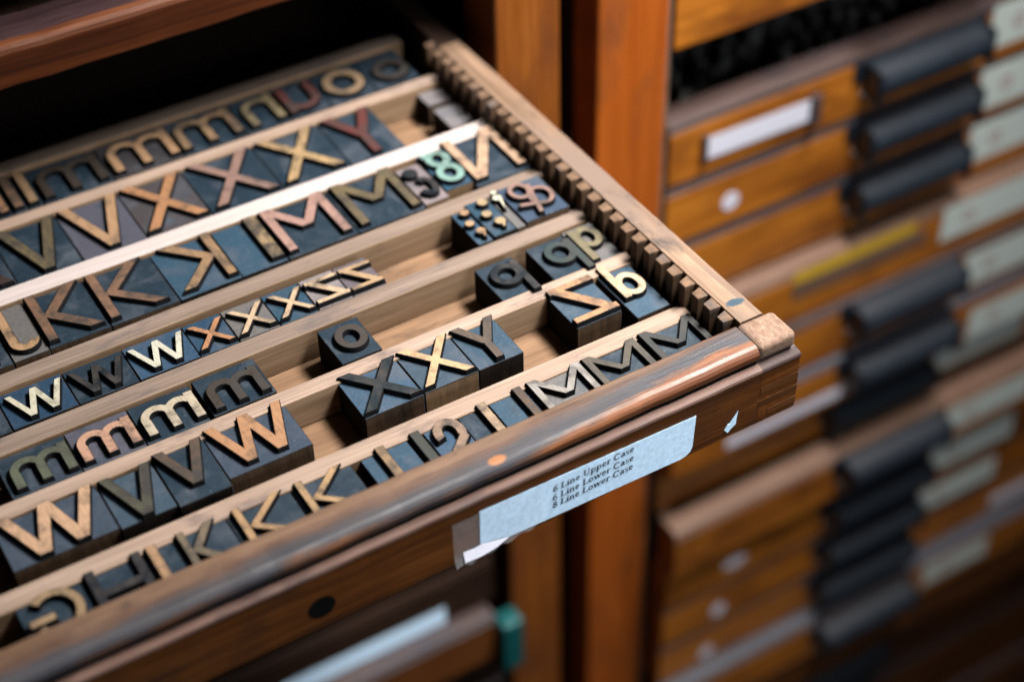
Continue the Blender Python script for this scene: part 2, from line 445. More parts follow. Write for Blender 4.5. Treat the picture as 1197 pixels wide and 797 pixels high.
# ------------------------------------------------------------------ one wood type block
RELIEF = .0054
FLOOR_Z = -.038
DARK = (.018, .036, .055, 1.0)
SIDE = {'black': (.030, .024, .020, .62), 'brown': (.10, .062, .036, .86), 'tan': (.23, .15, .085, 1.0)}

def type_block(g, lx, ly, s, bx, by, face, label, body=DARK, side='black', z=0.0, rot=0.0, group=None, cat='type block'):
    cx, cy = (bx[0] + bx[1]) / 2, (by[0] + by[1]) / 2
    root = empty('wood_type_block', (cx, cy, FLOOR_Z), label, cat, group, math.radians(rot + random.uniform(-.35, .35)))
    z += random.uniform(-.0005, .0005)
    org = (cx, cy, FLOOR_Z)
    bm = bmesh.new()
    g2 = .00035
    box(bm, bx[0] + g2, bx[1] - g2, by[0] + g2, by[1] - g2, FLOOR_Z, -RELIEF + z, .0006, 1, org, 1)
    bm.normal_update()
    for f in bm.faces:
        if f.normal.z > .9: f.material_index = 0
        elif f.normal.x < -.5 or f.normal.z > .3: f.material_index = 2  # left faces black: shade away from the window light put into colour
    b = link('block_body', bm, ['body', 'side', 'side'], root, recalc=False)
    b.color = body if max(body[:3]) > .16 else (*[c * .78 for c in body[:3]], 1)
    # all but the left sides carry their own tint: a second mesh-wide colour is not possible, so use a side material of the wanted tone
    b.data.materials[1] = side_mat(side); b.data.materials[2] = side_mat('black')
    if g:
        bm = bmesh.new()
        polys = glyph(g, lx[1] - lx[0], ly[1] - ly[0], s * (.78 if g in 'VXWKkMNYZI' and len(g) == 1 else .88))
        letter_mesh(bm, polys, lx[0] - cx, ly[0] - cy, z - FLOOR_Z, -RELIEF - .0004 + z - FLOOR_Z)
        f = link('letter_face', bm, ['face', 'wall'], root)
        lum = sum(face[:3]) / 3
        f.color = (*[(c * .84 + lum * .16) ** 1.12 * .80 for c in face[:3]], (face[3] if len(face) == 4 else 1.0) - random.uniform(.0, .12))
    return root

_sm = {}
def side_mat(k):
    if k not in _sm:
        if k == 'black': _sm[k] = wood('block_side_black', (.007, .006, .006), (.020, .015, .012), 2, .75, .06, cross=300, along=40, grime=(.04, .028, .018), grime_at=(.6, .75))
        elif k == 'brown': _sm[k] = wood('block_side_brown', (.050, .030, .018), (.115, .070, .040), 2, .7, .12, cross=300, along=40, grime=(.02, .016, .014))
        else: _sm[k] = wood('block_side_tan', (.17, .105, .055), (.27, .175, .10), 2, .65, .15, cross=300, along=40, grime=(.05, .032, .02), grime_at=(.6, .72))
    return _sm[k]

# face tints: linear albedo, alpha < 1 = inkier
TAN = (.50, .30, .155, 1); ORANGE = (.50, .245, .105, 1); PALE = (.60, .43, .27, 1); CREAM = (.66, .62, .47, 1)
PEACH = (.60, .34, .22, 1); BROWN = (.26, .145, .085, .85); OLIVE = (.20, .155, .075, .8); MAUVE = (.34, .205, .165, .95)
PINK = (.46, .27, .22, 1); MAROON = (.17, .050, .045, .8); GREEN = (.145, .165, .11, .95); TEALINK = (.045, .075, .072, .9)
NAVY = (.012, .022, .030, .8); SMOKE = (.075, .055, .042, .75); TURQ = (.24, .42, .37, .95); GREY = (.36, .33, .30, 1); DOLIVE = (.135, .115, .085, .85)
B_GREY = (.16, .15, .145, 1); B_MAUVE = (.095, .095, .125, 1); B_BLUE = (.036, .082, .130, 1); B_PALE = (.22, .19, .19, 1); B_BROWN = (.075, .065, .070, 1)

R1, R2, R3 = (1.3895, 1.4545), (1.2840, 1.3690), (1.1835, 1.2600)
R4, R5, R6, R7 = (1.1025, 1.1500), (1.0250, 1.0765), (.9560, 1.0115), (.8660, .9180)

# --- back row
for i, (x0, x1, c, t) in enumerate(((.2435, .2585, ORANGE, 'orange brown'), (.2585, .2735, BROWN, 'dark brown'), (.2735, .2890, (.36, .23, .12, .95), 'dull tan'))):
    type_block('I', (x0 + .0025, x0 + .0118), (1.394, 1.452), .009, (x0, x1), R1, c,
               f'narrow wood type l with {t} face at the left end of the back row')
def low(g, x0, x1, bx, c, t, s=.0108, y1=1.443, **k):
    type_block(g, (x0, x1), (1.3945, y1), s, bx, R1, c, t, **k)
low('m', .2925, .3585, (.289, .362), (.07, .05, .038, .85), 'blackened wood type m in the back row left of the tan m')
low('m', .3665, .4345, (.362, .4365), TAN, 'clean tan wood type m in the back row', body=(.06, .055, .06, 1))
low('m', .4390, .5050, (.4365, .508), (.40, .25, .13, .95), 'dim tan wood type m in the back row next to the olive n')
low('n', .5145, .5535, (.508, .556), (.28, .225, .115, .95), 'olive tan wood type n in the back row beside the maroon u')
low('u', .5585, .5990, (.556, .603), MAROON, 'maroon wood type u in the back row')
low('o', .6075, .6525, (.603, .657), (.40, .27, .15, .95), 'tan ringed wood type o in the back row', s=.0115)
low('o', .6640, .7040, (.657, .708), (.05, .04, .034, .8), 'black wood type o at the right end of the back row', s=.0105, y1=1.434)

# --- second row
def big(g, x0, x1, bx, c, t, s=.0125, yy=(1.2885, 1.3665), **k):
    type_block(g, (x0, x1), yy, s, bx, R2, c, t, **k)
big('X', .166, .2235, (.163, .226), (.07, .03, .022, .8), 'dark red brown wood type X cut by the left picture edge')
big('V', .2290, .2875, (.226, .2900), OLIVE, 'black and gold stained wood type V in the second row')
big('V', .2925, .3525, (.290, .3540), TAN, 'tan wood type V between the gold stained V and the orange X', body=B_MAUVE)
big('X', .3560, .4190, (.354, .4215), ORANGE, 'orange tan wood type X with reddish foot in the second row', body=B_BROWN, side='brown')
big('X', .4265, .4945, (.4215, .4985), MAUVE, 'mauve brown wood type X left of the yellow tan X')
big('X', .5015, .5665, (.4985, .5725), (.52, .345, .16, 1), 'yellow tan wood type X next to the maroon Y')
big('Y', .5755, .6310, (.5725, .6335), (.17, .048, .042, .95), 'maroon wood type Y beside the empty end of its row')
for y0, y1, t in ((1.293, 1.336, 'nearer'), (1.343, 1.382, 'farther')):
    type_block(None, None, None, 0, (.691, .7205), (y0, y1), None, f'brown spacer block with grey top against the toothed rail, the {t} of two',
               body=(.165, .15, .155, 1), side='brown', z=-.006, cat='spacer block')

# --- third row
def third(g, x0, x1, bx, c, t, s=.0120, yy=(1.1885, 1.2590), **k):
    type_block(g, (x0, x1), yy, s, bx, R3, c, t, **k)
third('I', .163, .1755, (.150, .1865), TAN, 'tan wood type I at the left picture edge left of the J', side='brown')
third('J', .1895, .2170, (.1865, .2195), (.50, .30, .15, .97), 'pale tan wood type J with rounded hook', s=.0105, body=B_GREY, side='brown')
third('K', .2215, .2740, (.2195, .2775), BROWN, 'brown wood type K just right of the hooked J', side='brown')
third('K', .2795, .3360, (.2775, .3440), (.29, .16, .095, .9), 'brown wood type K left of the reversed K', side='brown')
third('k', .3490, .4035, (.3440, .4060), (.38, .235, .12, .95), 'tan wood type K with its arms turned left', side='black', body=B_BLUE)
third('I', .4385, .4515, (.4060, .4535), (.50, .34, .17, .80), 'half blackened wood type I with a broken tan face', body=B_BLUE)
third('M', .4565, .5225, (.4535, .5275), PINK, 'pinkish wood type M in the third row', side='brown')
third('M', .5325, .5970, (.5275, .6005), (.19, .145, .075, .9), 'olive brown wood type M right of the pinkish M')
type_block('5', (.603, .625), (1.192, 1.245), .008, (.6005, .628), (1.1855, 1.2520), NAVY, 'small dark wood type on a pale stained block beside the turquoise one', body=(.20, .165, .17, 1), side='tan', z=.002)
type_block('8', (.6295, .6575), (1.1985, 1.2530), .0092, (.628, .6585), (1.1930, 1.2590), TURQ, 'bright turquoise wood type with two round bowls', body=(0.027, 0.081, 0.135, 1), side='tan', z=.003)
type_block('N', (.6605, .7180), (1.1905, 1.2650), .0125, (.6585, .7205), (1.1835, 1.2640), (.55, .36, .23, 1), 'large tan wood type N against the toothed rail', z=.001)

# --- fourth row
def small(g, x0, x1, bx, c, t, s=.0072, yy=(1.1055, 1.1395), **k):
    type_block(g, (x0, x1), yy, s, bx, R4, c, t, **k)
small('W', .106, .154, (.103, .158), NAVY, 'dark wood type w cut by the left picture edge below the J row')
small('W', .1625, .2140, (.158, .2165), CREAM, 'cream wood type w nearest the left end of its row', body=(0.027, 0.063, 0.115, 1))
small('W', .2190, .2690, (.2165, .2720), NAVY, 'dark blue wood type w between the two cream ones')
small('W', .2740, .3265, (.2720, .3290), (.64, .62, .50, 1), 'cream wood type w next to the orange x', body=(0.041, 0.086, 0.149, 1))
small('X', .3300, .3650, (.3290, .3665), (.52, .25, .11, 1), 'orange small wood type x', body=(0.027, 0.069, 0.121, 1), side='brown')
small('X', .3685, .4045, (.3665, .4065), PALE, 'pale tan wood type x on a grey brown block', body=B_GREY, side='tan')
small('X', .4085, .4435, (.4065, .4445), PALE, 'pale tan wood type x on a dark blue block', body=(0.027, 0.075, 0.121, 1))
small('Z', .4455, .4790, (.4445, .4795), PALE, 'tan wood type z on a grey block with pale front', body=B_PALE, side='tan')
small('Z', .4805, .5130, (.4795, .5140), (.50, .33, .18, 1), 'tan wood type z at the right end of the small letters', body=(.15, .125, .14, 1), side='brown')
type_block(';', (.612, .627), (1.104, 1.158), .0058, (.6105, .6275), (1.1015, 1.1565), TAN, 'narrow punctuation type with tan dots at the empty end of its row', body=B_BLUE, z=.004)
type_block(';', (.629, .651), (1.104, 1.160), .0066, (.6275, .6525), (1.1015, 1.1600), (.45, .33, .18, .95), 'dark block of colon and comma type with worn dots', body=(0.027, 0.069, 0.108, 1), z=.007)
type_block(',', (.653, .6635), (1.126, 1.160), .0055, (.6525, .6635), (1.1010, 1.1600), CREAM, 'grey narrow comma type left of the ampersand', body=B_GREY, side='brown', z=.007)
type_block('&', (.6680, .7080), (1.1030, 1.1590), .0062, (.6635, .7120), (1.1010, 1.1610), MAUVE, 'mauve brown ampersand wood type by the toothed rail', body=(0.041, 0.069, 0.115, 1), side='brown', z=.010)

# --- fifth row
def em(x0, x1, bx, c, t, g='m', s=.0098, yy=(1.0295, 1.0645), by=R5, **k):
    type_block(g, (x0, x1), yy, s, bx, by, c, t, **k)
em(.1375, .1895, (.131, .1915), GREEN, 'dull green wood type m at the left end of its row')
em(.1950, .2455, (.1915, .2475), PEACH, 'peach wood type m on a purple grey block', body=(.10, .10, .13, 1), side='brown')
em(.2515, .3030, (.2475, .3045), (.56, .47, .34, 1), 'cream wood type m on a dark block')
em(.3110, .3620, (.3070, .3660), SMOKE, 'glossy black brown wood type m at the edge of the empty space', z=.002, yy=(1.0280, 1.0630))
em(.4350, .4645, (.4280, .4680), (.085, .062, .05, .8), 'black wood type o standing alone in its row', g='o', yy=(1.0330, 1.0665), s=.0088, z=.002)
em(.5945, .6275, (.5895, .6295), NAVY, 'blue black wood type q standing clear in front of the divider', g='q', yy=(1.0180, 1.0660), by=(1.0140, 1.0755), s=.0088, z=.001)
em(.6535, .6865, (.6455, .6870), TEALINK, 'dark teal wood type q beside the stained p', g='q', yy=(1.0180, 1.0675), by=(1.0140, 1.0770), s=.0088, z=.001)
em(.6880, .7165, (.6870, .7205), (.24, .20, .11, .95), 'tan and green stained wood type p by the toothed rail', g='p', yy=(1.0240, 1.0730), by=(1.0120, 1.0800), s=.0088, body=B_GREY, side='brown', z=.001)

# --- sixth row
def cap(g, x0, x1, bx, c, t, s=.0108, yy=(.9580, 1.0105), by=R6, **k):
    type_block(g, (x0, x1), yy, s, bx, by, c, t, **k)
cap('W', .1095, .1900, (.106, .1935), (.66, .41, .24, 1), 'large peach tan wood type W near the left edge', by=(.9515, 1.0065), yy=(.9530, 1.0060), body=(0.054, 0.075, 0.108, 1), side='brown', s=.0122)
cap('V', .1950, .2400, (.1935, .2420), (.13, .13, .085, .72), 'teal and orange stained wood type V', by=(.9490, 1.0050), yy=(.9500, 1.0045), body=(0.054, 0.086, 0.121, 1))
cap('V', .2430, .2860, (.2420, .2885), (.16, .105, .07, .85), 'dark brown wood type V left of the orange W', by=(.9450, 1.0075), yy=(.9590, 1.0070), z=.001)
cap('W', .2905, .3620, (.2885, .3645), (.52, .27, .125, .97), 'orange tan wood type W beside the empty gap', by=(.9530, 1.0125), yy=(.9590, 1.0120), side='brown', body=(0.050, 0.069, 0.101, 1))
cap('X', .4150, .4710, (.4140, .4715), (.016, .030, .038, .95), 'blue black wood type X with inked face', side='brown', s=.0118, body=(0.050, 0.098, 0.155, 1))
cap('X', .4725, .5235, (.4715, .5255), (.64, .42, .22, 1), 'bright tan wood type X beside the inked X', side='tan', s=.0100, body=(0.054, 0.086, 0.121, 1))
cap('Y', .5262, .5700, (.5255, .5712), (.16, .115, .085, .95), 'grey brown wood type Y at the edge of the gap', s=.0100, body=(0.036, 0.075, 0.115, 1))
cap('Z', .6270, .6735, (.6262, .6745), (.50, .275, .13, 1), 'orange tan wood type Z standing alone', side='brown', s=.0098, body=(0.045, 0.086, 0.128, 1))
cap('b', .6835, .7125, (.6800, .7165), (.70, .50, .30, 1), 'pale tan wood type b under the toothed rail', yy=(.9630, 1.0140), by=(.9400, 1.0140), side='brown', s=.0088, body=(0.045, 0.092, 0.142, 1))

# --- front row, half hidden by the front board
def frt(g, x0, x1, bx, c, t, s=.0088, yy=(.8690, .9175), **k):
    type_block(g, (x0, x1), yy, s, bx, R7, c, t, **k)
frt('G', .0985, .1425, (.094, .1480), (.40, .27, .14, .95), 'tan wood type G at the left of the front row')
frt('H', .1500, .1955, (.148, .1975), (.022, .024, .032, .9), 'black wood type H in the front row')
frt('I', .2005, .2090, (.1975, .2245), TAN, 'tan wood type I between the black H and olive K')
frt('K', .2260, .2600, (.2245, .2680), (.25, .19, .12, .95), 'olive grey wood type K in the front row', s=.0082)
frt('K', .2735, .3185, (.2680, .3245), (.48, .295, .14, 1), 'tan wood type K in the middle of three Ks', s=.0088)
frt('K', .3285, .3725, (.3245, .3795), (.52, .33, .155, 1), 'clean tan wood type K rightmost of the front Ks', s=.0086)
frt('I', .4020, .4105, (.3880, .4320), (.38, .245, .12, .9), 'tan wood type I on a wide blue black block', body=B_BLUE)
frt('I', .4345, .4435, (.4320, .4465), (.075, .085, .07, .9), 'dark green wood type I left of the curved 2')
frt('2', .4505, .4785, (.4465, .4800), (.38, .25, .17, .95), 'tan curved wood type 2 in the front row', s=.0098, body=(0.045, 0.092, 0.155, 1))
frt('I', .4985, .5070, (.4800, .5100), (.48, .335, .21, .92), 'pale tan wood type I with black mark right of the 2')
frt('I', .5340, .5420, (.5100, .5460), (.17, .11, .07, .85), 'dark stained wood type I left of the grey white M', body=B_BLUE)
frt('M', .5485, .6015, (.5460, .6035), GREY, 'grey white wood type M in the front row', body=B_GREY)
frt('M', .6045, .6590, (.6035, .6615), DOLIVE, 'olive grey wood type M between two other Ms')
frt('M', .6640, .7185, (.6615, .7205), (.055, .062, .060, .92), 'blackened wood type M in the front right corner')

# ------------------------------------------------------------------ the open tray
ZT = .022
tray = empty('type_tray', (.17, .8115, -.064), 'open wooden type tray with worn front board pulled out of the cabinet', 'drawer')
TO = (.17, .8115, -.064)
TX0 = -.36
# floor
bm = bmesh.new(); box(bm, TX0 + .02, .735, .86, 1.470, -.044, FLOOR_Z, 0, 0, TO); link('tray_floor', bm, 'floorboard', tray)
bm = bmesh.new(); box(bm, TX0 + .02, .735, 1.4705, 1.80, -.044, FLOOR_Z, 0, 0, TO); link('tray_floor', bm, 'panel_dark', tray)  # rear floor near black: the cabinet's shade put into its colour
# dividers: (y_front at left, y_back at left, dy over the tray's width, material)
def divider(yf, yb, mat, dy=0.0, ztop=-.0035):
    bm = bmesh.new()
    fs = box(bm, TX0 + .02, .7235, yf, yb, FLOOR_Z, ztop, .0012, 0, TO)
    for v in bm.verts:
        x = v.co.x / S + TO[0]
        v.co.y += dy * (x - .17) / .42 * S
    bm.normal_update()
    for f in bm.faces:
        if abs(f.normal.y) > .8: f.material_index = 1
    return link('divider', bm, [mat, 'divider_side'], tray, recalc=False)
divider(.9150, .9345, 'divider', 0)
divider(1.0070, 1.0240, 'divider', 0.0)
divider(1.0785, 1.0990, 'divider_grey', .004)
divider(1.1545, 1.1745, 'divider_grey', .006)
divider(1.2635, 1.2850, 'divider_white', -.002)
divider(1.3720, 1.3880, 'divider', -.002)
divider(1.4590, 1.4800, 'divider_grey', 0)  # back divider in grey wood, darkened to paint in the slot's shade
# front board
YF = .8205                                # plane of the front face
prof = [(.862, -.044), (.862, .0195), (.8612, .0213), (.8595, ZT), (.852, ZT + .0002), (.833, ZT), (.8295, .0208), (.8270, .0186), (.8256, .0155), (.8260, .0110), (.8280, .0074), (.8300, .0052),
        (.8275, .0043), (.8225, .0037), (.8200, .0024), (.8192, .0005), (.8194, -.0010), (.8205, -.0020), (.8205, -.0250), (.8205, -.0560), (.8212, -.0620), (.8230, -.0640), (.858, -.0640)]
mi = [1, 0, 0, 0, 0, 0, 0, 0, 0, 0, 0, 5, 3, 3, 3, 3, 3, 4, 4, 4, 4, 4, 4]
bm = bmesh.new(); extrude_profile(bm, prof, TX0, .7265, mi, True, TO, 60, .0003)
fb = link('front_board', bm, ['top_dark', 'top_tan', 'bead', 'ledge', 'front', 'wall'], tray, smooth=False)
# the ledge and face run on to the corner
prof2 = [(.8298, .0050), (.8275, .0042), (.8225, .0036), (.8200, .0023), (.8190, .0004), (.8192, -.0011), (.8203, -.0021), (.8203, -.0560), (.8210, -.0618), (.8230, -.0638), (.8298, -.0638)]
mi2 = [0, 0, 0, 0, 0, 0, 1, 1, 1, 1, 1]
bm = bmesh.new(); extrude_profile(bm, prof2, .7267, .7680, mi2, True, TO, 8, .0002)
co = link('front_corner', bm, ['ledge', 'front'], tray)
# finger joints
for x0, z0, z1 in ((.727, -.0275, -.0195), (.7255, -.0415, -.0340), (.737, -.0550, -.0485)):
    bm = bmesh.new(); box(bm, x0, .7681, .8200, .8210, z0, z1, 0, 0, TO); link('finger_joint', bm, 'pin', tray)
# right rail with corner block
def fz(x, z):                             # photo outline on the face plane
    k = .8205 / .8115
    return (x * k, 1 - (1 - z) * k)
def extrude_rail(bm):
    prof = [(.7330, -.0640), (.7330, ZT - .0004), (.7336, ZT), (.7550, ZT), (.7572, ZT - .0006), (.7585, ZT - .002), (.7590, ZT - .0042), (.7590, -.0640)]
    rings = []
    for i in range(41):
        y = .8625 + (1.392 - .8625) * i / 40
        j = random.uniform(-.0003, .0003)
        rings.append([bm.verts.new(((x + (j if k in (4, 5, 6) else 0) - TO[0]) * S, (y - TO[1]) * S, (z - TO[2]) * S)) for k, (x, z) in enumerate(prof)])
    for a, b in zip(rings, rings[1:]):
        for k in range(len(prof)):
            k2 = (k + 1) % len(prof); bm.faces.new((a[k], a[k2], b[k2], b[k]))
    bm.faces.new(rings[0]); bm.faces.new(rings[-1])
bm = bmesh.new()
extrude_rail(bm)
link('side_rail', bm, 'rail', tray)
bm = bmesh.new(); box(bm, .7335, .7588, 1.3925, 1.80, -.0640, ZT - .001, .001, 0, TO); link('shaded_rear_rail', bm, 'panel_dark', tray)  # same rail carried on, its shade inside the cabinet painted near black
bm = bmesh.new()
box(bm, .7270, .7672, .8262, .8620, .0056, ZT + .0010, .0056, 0, TO, 4)
box(bm, .7272, .7678, .8302, .8555, -.0637, .0053, 0, 0, TO)
link('corner_block', bm, 'endgrain', tray)
bm = bmesh.new(); box(bm, TX0, TX0 + .026, .8640, 1.80, -.0640, ZT, .002, 0, TO); link('side_rail', bm, 'rail', tray)
bm = bmesh.new(); box(bm, TX0, .7590, 1.802, 1.825, -.0640, ZT, .002, 0, TO); link('back_board', bm, 'divider_grey', tray)
# toothed rack
bm = bmesh.new()
pitch = .01875
k = -1
while .8905 + k * pitch < 1.40:
    y = .8905 + k * pitch
    x0 = .7218 + random.uniform(-.0004, .0004); zt = .0211 + random.uniform(-.0008, .0004)
    y0 = y; y1 = y + .0098 + random.uniform(-.0006, .0006)
    vs = []
    for zz, sh in ((FLOOR_Z, .0), (zt, 0.0)):
        vs.append([bm.verts.new(((a - TO[0]) * S, (b - TO[1]) * S, (zz - TO[2]) * S)) for a, b in
                   ((x0, y0 + .0004), (.7328, y0 - .0006), (.7331, y1 + .0034), (x0, y1))])
    lo, hi = vs
    for f in (lo[::-1], hi, (lo[0], lo[1], hi[1], hi[0]), (lo[1], lo[2], hi[2], hi[1]), (lo[2], lo[3], hi[3], hi[2]), (lo[3], lo[0], hi[0], hi[3])): bm.faces.new(f)
    k += 1
es = [e for e in bm.edges]
bmesh.ops.bevel(bm, geom=es, offset=.0005 * S, segments=1, affect='EDGES')
link('toothed_rack', bm, 'tooth', tray)
# hole in the front: flat black disc painted for its dark inside
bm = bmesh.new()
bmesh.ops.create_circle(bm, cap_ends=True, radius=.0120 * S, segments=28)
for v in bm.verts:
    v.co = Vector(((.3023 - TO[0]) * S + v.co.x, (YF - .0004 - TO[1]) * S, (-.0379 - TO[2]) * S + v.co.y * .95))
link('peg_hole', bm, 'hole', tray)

def sheet(name, pts, y, mat, parent, org, thick=.0004, yfun=None):
    """Flat upright sheet: outline in (x, z), facing the viewer, with real thickness."""
    bm = bmesh.new()
    a = [bm.verts.new(((x - org[0]) * S, ((yfun(x, z) if yfun else y) - org[1]) * S, (z - org[2]) * S)) for x, z in pts]
    b = [bm.verts.new((v.co.x, v.co.y + thick * S, v.co.z)) for v in a]
    bm.faces.new(a); bm.faces.new(b[::-1])
    for i in range(len(a)):
        j = (i + 1) % len(a); bm.faces.new((a[i], b[i], b[j], a[j]))
    return link(name, bm, mat, parent)

lab_pts = [(.4405, -.0008), (.6507, -.0046), (.6490, -.0400), (.6470, -.0448), (.6430, -.0478), (.6370, -.0492), (.5038, -.0462), (.4395, -.0445)]
lab = sheet('paper_label', [fz(*p) for p in lab_pts], YF - .0009, 'label_blue', tray, TO)
# lettering, a serif face drawn stroke by stroke
def serif(ch):
    """Strokes of a serif letter: cap height 1; returns (polygons, advance)."""
    T, t = .155, .08
    def st(x, y0, y1): return rect(x - T / 2, x + T / 2, y0, y1)
    def sf(x, y, w=.34): return rect(x - w / 2, x + w / 2, y, y + t * .8)
    if ch == 'L': return [st(.2, 0, 1), sf(.2, 1 - t * .8), rect(.03, .66, 0, t), [(.58, 0), (.66, 0), (.68, .26), (.62, .26)]], .72
    if ch == 'i': return [st(.16, 0, .66), sf(.16, 0), rect(.03, .2, .6, .66), disc(.16, .88, .085, 10)], .33
    if ch == 'n': return [st(.16, 0, .66), sf(.16, 0, .3), rect(.03, .2, .6, .66), ring(.34, .42, .22, .25, T * .8, -5, 150, 10), st(.5, 0, .46), sf(.5, 0, .3)], .68
    if ch == 'e': return [ring(.3, .33, .26, .34, T * .85, 20, 325, 16), rect(.08, .54, .34, .34 + t)], .6
    if ch == 'U': return [st(.22, .3, 1), sf(.22, 1 - t * .8), ring(.45, .3, .3, .31, .1, 178, 362, 12), rect(.68, .75, .3, 1), sf(.71, 1 - t * .8, .3)], .92
    if ch == 'p': return [st(.16, -.32, .66), sf(.16, -.32), rect(.03, .2, .6, .66)] + oval(.36, .33, .25, .34, T * .75, 10), .68
    if ch == 'r': return [st(.16, 0, .66), sf(.16, 0), rect(.03, .2, .6, .66), ring(.36, .42, .21, .24, T * .8, 60, 160, 6), disc(.42, .58, .08, 8)], .5
    if ch == 'C': return [ring(.45, .5, .41, .52, T * .95, 42, 318, 20), rect(.70, .76, .66, .96)], .86
    if ch == 'a': return [st(.44, .05, .5), ring(.3, .44, .21, .23, T * .7, -5, 165, 10), ring(.27, .19, .23, .2, T * .75, 0, 359, 14), rect(.44, .6, 0, t)], .6
    if ch == 's': return [ring(.25, .48, .19, .19, .1, 20, 275, 12), ring(.27, .17, .2, .19, .1, -160, 95, 12)], .5
    if ch == 'o': return oval(.3, .33, .27, .34, T * .85, 12), .62
    if ch == 'w': return [seg(.1, .66, .3, 0, T), seg(.46, .66, .3, 0, t), seg(.46, .66, .66, 0, T), seg(.84, .66, .66, 0, t), sf(.1, .6, .26), sf(.84, .6, .24)], .94
    if ch == '6': return oval(.3, .3, .26, .31, T * .8, 12) + [ring(.52, .36, .48, .64, T * .8, 92, 190, 10)], .62
    if ch == '8': return oval(.3, .74, .22, .26, T * .75, 12) + oval(.3, .26, .27, .28, T * .8, 12), .62
    return [], .3
def lettering(text, x0, z0, x1, z1, size):
    adv = 0; items = []
    for c in text:
        p, a = serif(c); items.append((p, adv)); adv += a * 1.0
    u = Vector((x1 - x0, z1 - z0)); L = u.length; u.normalize(); n = Vector((-u.y, u.x)); k = L / adv
    bm = bmesh.new()
    for p, a in items:
        if not p: continue
        V, T = union(p)
        vs = []
        for x, y in V:
            q = Vector((x0, z0)) + u * ((x + a) * k + y * size * .10) + n * (y * size)
            vs.append(bm.verts.new(((q.x - TO[0]) * S, (YF - .00135 - TO[1]) * S, (q.y - TO[2]) * S)))
        for t in T:
            try: bm.faces.new([vs[i] for i in t])
            except ValueError: pass
    return link('printed_line', bm, 'print', lab)
LINES = [("6 Line Upper Case", (.5085, -.0168), (.5880, -.0118)), ("6 Line Lower Case", (.5080, -.0268), (.5880, -.0222)), ("8 Line Lower Case", (.5080, -.0356), (.5875, -.0322))]
for t, a, b in LINES:
    a, b = fz(*a), fz(*b)
    lettering(t, a[0], a[1], b[0], b[1], .0070)
# clear film over the label's left end, crumpled below the board
bm = bmesh.new()
NX, NZ = 26, 12
grid = []
for i in range(NX + 1):
    x = .4145 + (.500 - .4145) * i / NX
    low_z = -.0490 + .007 * max(0, (i / NX - .25)) ** 1.0 + .0012 * math.sin(i * 1.1)
    row = []
    for j in range(NZ + 1):
        zz = .000 + (low_z - .000) * j / NZ
        zz0 = max(0, -zz - .036)
        y = YF - .0020 - 6 * zz0 ** 1.7 * (1 - .5 * i / NX) - .0006 * abs(math.sin(i * .9 + j * .6))
        row.append(bm.verts.new(((fz(x, zz)[0] - TO[0]) * S, (y - TO[1]) * S, (fz(x, zz)[1] - TO[2]) * S)))
    grid.append(row)
for i in range(NX):
    for j in range(NZ):
        bm.faces.new((grid[i][j], grid[i][j + 1], grid[i + 1][j + 1], grid[i + 1][j]))
link('clear_film', bm, 'film', tray, smooth=True)
# white paper flap turned up at the label's lower left corner
sheet('paper_flap', [fz(*p) for p in [(.4230, -.0372), (.4330, -.0378), (.4400, -.0372), (.4520, -.0395), (.4640, -.0415), (.4520, -.0448), (.4380, -.0462), (.4225, -.0458)]], 0, 'label_white', tray, TO, .0003,
      lambda x, z: YF - .0022 - max(0, -.0485 - z) * .45)
sheet('paper_scrap', [fz(*p) for p in [(.6962, -.0225), (.6950, -.0300), (.6948, -.0375), (.6905, -.0400), (.6865, -.0440), (.6826, -.0388), (.6858, -.0335), (.6880, -.0335), (.6925, -.0275)]], YF - .0006, 'label_blue', tray, TO)

# ------------------------------------------------------------------ cabinets
YC = 1.38
lc = empty('cabinet', (.2, YC, -2.20), 'orange brown wooden cabinet on the left holding the open type tray', 'cabinet')
LO = (.2, YC, -2.20)
ZTOP = .30
def part(name, mat, parent, org, *boxes, bev=.002):
    bm = bmesh.new()
    for b in boxes: box(bm, *b, bev, 0, org)
    return link(name, bm, mat, parent)
part('front_post', 'post_brown', lc, LO, (.7845, .8650, YC - .020, YC + .05, -2.20, ZTOP), bev=.003)
part('side_panel', 'panel_dark', lc, LO, (.845, .876, YC + .052, 2.02, -2.20, ZTOP))
part('front_post', 'post_brown', lc, LO, (-.47, -.385, YC + .002, YC + .05, -2.20, ZTOP), bev=.003)
part('side_panel', 'panel_dark', lc, LO, (-.47, -.44, YC + .052, 2.02, -2.20, ZTOP))
part('back_panel', 'panel_dark', lc, LO, (-.47, .876, 2.022, 2.04, -2.20, ZTOP))
part('top_board', 'ufront', lc, LO, (-.48, .886, YC - .01, 2.04, ZTOP + .002, ZTOP + .03))
part('bottom_board', 'panel_dark', lc, LO, (-.438, .843, YC + .01, 2.02, -2.20, -2.15))
rc = empty('cabinet', (1.43, YC, -2.20), 'orange wooden cabinet of shallow drawers with black pulls on the right', 'cabinet')
RO = (1.43, YC, -2.20)
part('front_post', 'post', rc, RO, (.9275, 1.0250, YC - .002, YC + .05, -2.20, ZTOP), bev=.003)
part('post_edging', 'rail', rc, RO, (1.0255, 1.0330, YC + .004, YC + .04, -2.20, ZTOP), bev=.001)
part('side_panel', 'panel_dark', rc, RO, (.9280, .950, YC + .052, 2.02, -2.20, ZTOP))
part('front_post', 'post', rc, RO, (2.105, 2.20, YC - .002, YC + .05, -2.20, ZTOP), bev=.003)
part('side_panel', 'panel_dark', rc, RO, (2.17, 2.20, YC + .052, 2.02, -2.20, ZTOP))
part('back_panel', 'panel_dark', rc, RO, (.928, 2.20, 2.022, 2.04, -2.20, ZTOP))
